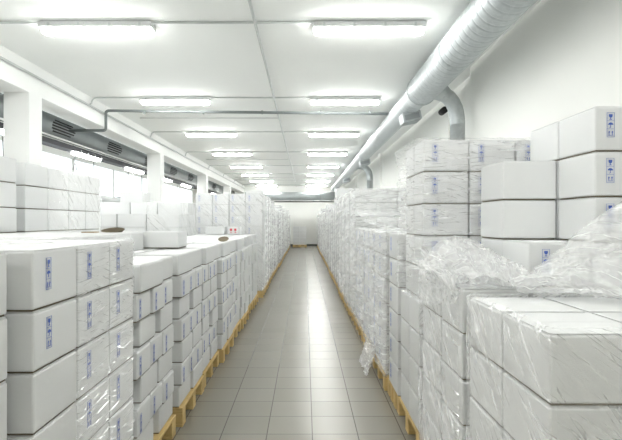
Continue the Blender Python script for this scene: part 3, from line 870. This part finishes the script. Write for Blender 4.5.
# ------------------------------------------------------------------ stretch film
def film(f):
    x0, x1, y0, y1, z0, z1 = f['x0'], f['x1'], f['y0'], f['y1'], f['z0'], f['z1']
    e = .010
    if not f.get('tight'): x0 -= e * .2; x1 += e * .2; y0 -= e; y1 += e * .2
    res = f['res']; rc = .025; seed = random.uniform(0, 50)
    # perimeter with rounded corners
    per = []
    def seg(a, b):
        L_ = (Vector(b) - Vector(a)).length; n = max(1, int(L_ / res))
        for i in range(n): per.append((Vector(a).lerp(Vector(b), i / n)))
    def corner(cx, cy, a0):
        for i in range(3): a = a0 + math.pi / 2 * i / 3; per.append(Vector((cx + rc * math.cos(a), cy + rc * math.sin(a))))
    seg((x0 + rc, y0), (x1 - rc, y0)); corner(x1 - rc, y0 + rc, -math.pi / 2)
    seg((x1, y0 + rc), (x1, y1 - rc)); corner(x1 - rc, y1 - rc, 0)
    seg((x1 - rc, y1), (x0 + rc, y1)); corner(x0 + rc, y1 - rc, math.pi / 2)
    seg((x0, y1 - rc), (x0, y0 + rc)); corner(x0 + rc, y0 + rc, math.pi)
    n = len(per); c = Vector(((x0 + x1) / 2, (y0 + y1) / 2))
    cum = [0]
    for i in range(n): cum.append(cum[-1] + (per[(i + 1) % n] - per[i]).length)
    rows_ = max(3, int((z1 - z0) / res))
    lv_ = [(z0 + (z1 - z0) * i / rows_, 0.0) for i in range(rows_ + 1)]
    fr = f.get('fringe', .07)
    lv_ += [(z1 + .006, .012), (z1 + .010, .4 * fr), (z1 + .009, fr)]
    bm = bmesh.new(); uvl = bm.loops.layers.uv.new('UVMap')
    grid_ = []
    amp = f['amp']; pleat = f.get('pleat', 0)
    for (z, inset) in lv_:
        row = []
        for i, p in enumerate(per):
            prev, nxt = per[i - 1], per[(i + 1) % n]
            tg = (nxt - prev).normalized(); nr = Vector((tg.y, -tg.x))
            q = Vector((p.x * 3.1, p.y * 3.1, z * 3.3 + seed))
            d = amp * max(0, .5 + noise.noise(q * 1.6)) + amp * .6 * abs(noise.noise(Vector((p.x * 9, p.y * 9, z * 11 + seed))))
            if pleat: d += pleat * abs(noise.noise(Vector((p.x * 4 + seed, p.y * 4, z * 34)))) * (1.8 if p.x < x0 + .1 else .4)
            co = p + nr * d
            zz = z
            if inset:
                dirc = Vector((c.x - p.x, c.y - p.y)); 
                co = p - nr * (inset + .01 * noise.noise(q * 4))
                zz = z + .006 * abs(noise.noise(q * 5))
            if f.get('skew') and z > z1 - .3 and not inset: co += nr * .006
            row.append(bm.verts.new((co.x, co.y, zz)))
        grid_.append(row)
    acc = 0
    for j in range(len(grid_) - 1):
        va, vb = lv_[j][0] + lv_[j][1], lv_[j + 1][0] + lv_[j + 1][1]
        for i in range(n):
            k = (i + 1) % n
            fc = bm.faces.new((grid_[j][i], grid_[j][k], grid_[j + 1][k], grid_[j + 1][i])); fc.smooth = True
            for lp, (u, v) in zip(fc.loops, ((cum[i], va), (cum[i + 1], va), (cum[i + 1], vb), (cum[i], vb))):
                lp[uvl].uv = (u + seed * .37, v)
    o = link('stretch_film', bm, M[f['mat']])
    tag(o, f['label'], 'stretch film', 'stretch film around the loads')
for f in FILMS: film(f)

# crumpled heaps: draped patches between control rows
def patch(name, rows_, nu, nv, amp, mat, label, layers=1, freq=9):
    """rows_: list of rows of control points (same length); bilinear across rows"""
    bm = bmesh.new(); uvl = bm.loops.layers.uv.new('UVMap')
    def ev(u, v):
        R_ = len(rows_) - 1; Cc = len(rows_[0]) - 1
        a = min(int(v * R_), R_ - 1); b = min(int(u * Cc), Cc - 1)
        fv, fu = v * R_ - a, u * Cc - b
        fv_, fu_ = fv * fv * (3 - 2 * fv), fu
        P = lambda i, j: Vector(rows_[i][j])
        return P(a, b).lerp(P(a, b + 1), fu_).lerp(P(a + 1, b).lerp(P(a + 1, b + 1), fu_), fv_)
    for L_ in range(layers):
        g = []
        for j in range(nv + 1):
            row = []
            for i in range(nu + 1):
                u, v = i / nu, j / nv
                p = ev(u, v)
                du = ev(min(1, u + .01), v) - ev(max(0, u - .01), v); dv = ev(u, min(1, v + .01)) - ev(u, max(0, v - .01))
                nr = du.cross(dv)
                nr = nr.normalized() if nr.length > 1e-9 else Vector((0, 0, 1))
                if nr.y > 0: nr = -nr
                q = Vector((p.x * freq, p.y * freq, p.z * freq + L_ * 7))
                rid = (1 - abs(noise.noise(q)) * 2) * .5 + (1 - abs(noise.noise(q * 2.3)) * 2) * .35 + (1 - abs(noise.noise(q * 5.1)) * 2) * .2
                row.append(bm.verts.new(p + nr * amp * max(0, rid + .15) + nr * L_ * .015))
            g.append(row)
        for j in range(nv):
            for i in range(nu):
                fc = bm.faces.new((g[j][i], g[j][i + 1], g[j + 1][i + 1], g[j + 1][i])); fc.smooth = True
                for lp, (a, b) in zip(fc.loops, ((i, j), (i + 1, j), (i + 1, j + 1), (i, j + 1))):
                    lp[uvl].uv = (a / nu * 1.0 + L_ * 3, b / nv * .6)
    return tag(link(name, bm, mat), label, 'plastic film')
zt = lv(5)
patch('crumpled_film',
      [[(.93, 2.28, zt + .03), (1.10, 2.37, zt + .06), (1.22, 2.37, zt + .17), (1.36, 2.36, zt + .30), (1.50, 2.35, zt + .40), (1.85, 2.35, zt + .58)],
       [(.93, 2.22, zt + .02), (1.08, 2.26, zt + .04), (1.20, 2.24, zt + .08), (1.36, 2.22, zt + .16), (1.50, 2.2, zt + .22), (1.85, 2.15, zt + .34)],
       [(.92, 2.16, zt + .0), (1.06, 2.12, zt + .0), (1.18, 2.05, zt + .0), (1.26, 1.90, zt + .0), (1.42, 1.75, zt + .0), (1.75, 1.65, zt + .03)]],
      130, 80, .022, M['film_drape'], 'large crumpled sheet of clear film sloping down from the big stack at the right edge', 2)
patch('crumpled_film',
      [[(.80, 3.30, zt + .10), (.86, 3.33, zt + .14), (1.0, 3.33, zt + .16), (1.07, 3.2, zt + .1)],
       [(.72, 3.05, zt + .02), (.80, 2.95, zt + .15), (.95, 2.85, zt + .15), (1.06, 2.7, zt + .06)],
       [(.725, 2.75, zt + .0), (.80, 2.55, zt + .07), (.93, 2.48, zt + .07), (1.05, 2.38, zt + .04)],
       [(.725, 2.42, zt - .0), (.80, 2.36, zt + .01), (.93, 2.30, zt + .01), (1.02, 2.28, zt + .01)]],
      100, 110, .045, M['film_crumple'], 'crumpled heap of clear film lying on the low stack right of the aisle', 2, 11)
patch('crumpled_film',
      [[(.79, 3.35, zt + .12), (.76, 3.15, zt + .08), (.74, 2.9, zt + .06), (.73, 2.6, zt + .03), (.725, 2.38, zt + .0)],
       [(.735, 3.33, zt - .02), (.727, 3.15, zt - .03), (.722, 2.9, zt - .04), (.72, 2.6, zt - .05), (.72, 2.4, zt - .05)],
       [(.735, 3.32, zt - .20), (.727, 3.12, zt - .18), (.722, 2.9, zt - .17), (.72, 2.62, zt - .12), (.72, 2.42, zt - .08)]],
      110, 50, .03, M['film_crumple'], 'loose fold of clear film hanging over the aisle side of the low right stack', 1, 11)
patch('crumpled_film',
      [[(.735, 7.36, 1.70), (1.2, 7.38, 1.74), (1.75, 7.38, 1.66)], [(.722, 6.0, 1.53), (1.2, 6, 1.57), (1.75, 6, 1.53)],
       [(.716, 4.6, 1.47), (1.1, 4.5, 1.48), (1.72, 4.5, 1.48)]],
      50, 90, .010, M['film_aisle'], 'wide sheet of clear film sloping over the low wrapped loads at right', 1, 6)
patch('crumpled_film',
      [[(.70, 5.45, .30), (.70, 5.25, .26), (.70, 5.1, .28), (.70, 4.95, .22)],
       [(.66, 5.45, .14), (.66, 5.25, .12), (.66, 5.1, .14), (.66, 4.95, .10)],
       [(.62, 5.45, .01), (.62, 5.25, .01), (.62, 5.1, .01), (.63, 4.95, .01)]],
      40, 30, .04, M['film_crumple'], 'torn bunch of clear film trailing on the floor beside a right-hand pallet', 1, 14)

# ------------------------------------------------------------------ camera, world, view
cam = bpy.data.cameras.new('camera'); co = bpy.data.objects.new('camera', cam); COL.objects.link(co)
cam.sensor_width = 36; cam.lens = 36 * F / 622
cam.shift_x = 6 / 622; cam.shift_y = 1 / 622
cam.clip_start = .05; cam.clip_end = 200
co.location = (0, 0, EYE); co.rotation_euler = (R(90), 0, 0)
S.camera = co
w = bpy.data.worlds.new('world'); S.world = w; w.use_nodes = True
w.node_tree.nodes['Background'].inputs[0].default_value = (.9, .95, 1, 1); w.node_tree.nodes['Background'].inputs[1].default_value = .1
S.view_settings.view_transform = 'Standard'; S.view_settings.look = 'None'; S.view_settings.gamma = 1
S.view_settings.exposure = 1.77
S.cycles.transparent_max_bounces = 24; S.cycles.max_bounces = 10; S.cycles.diffuse_bounces = 6
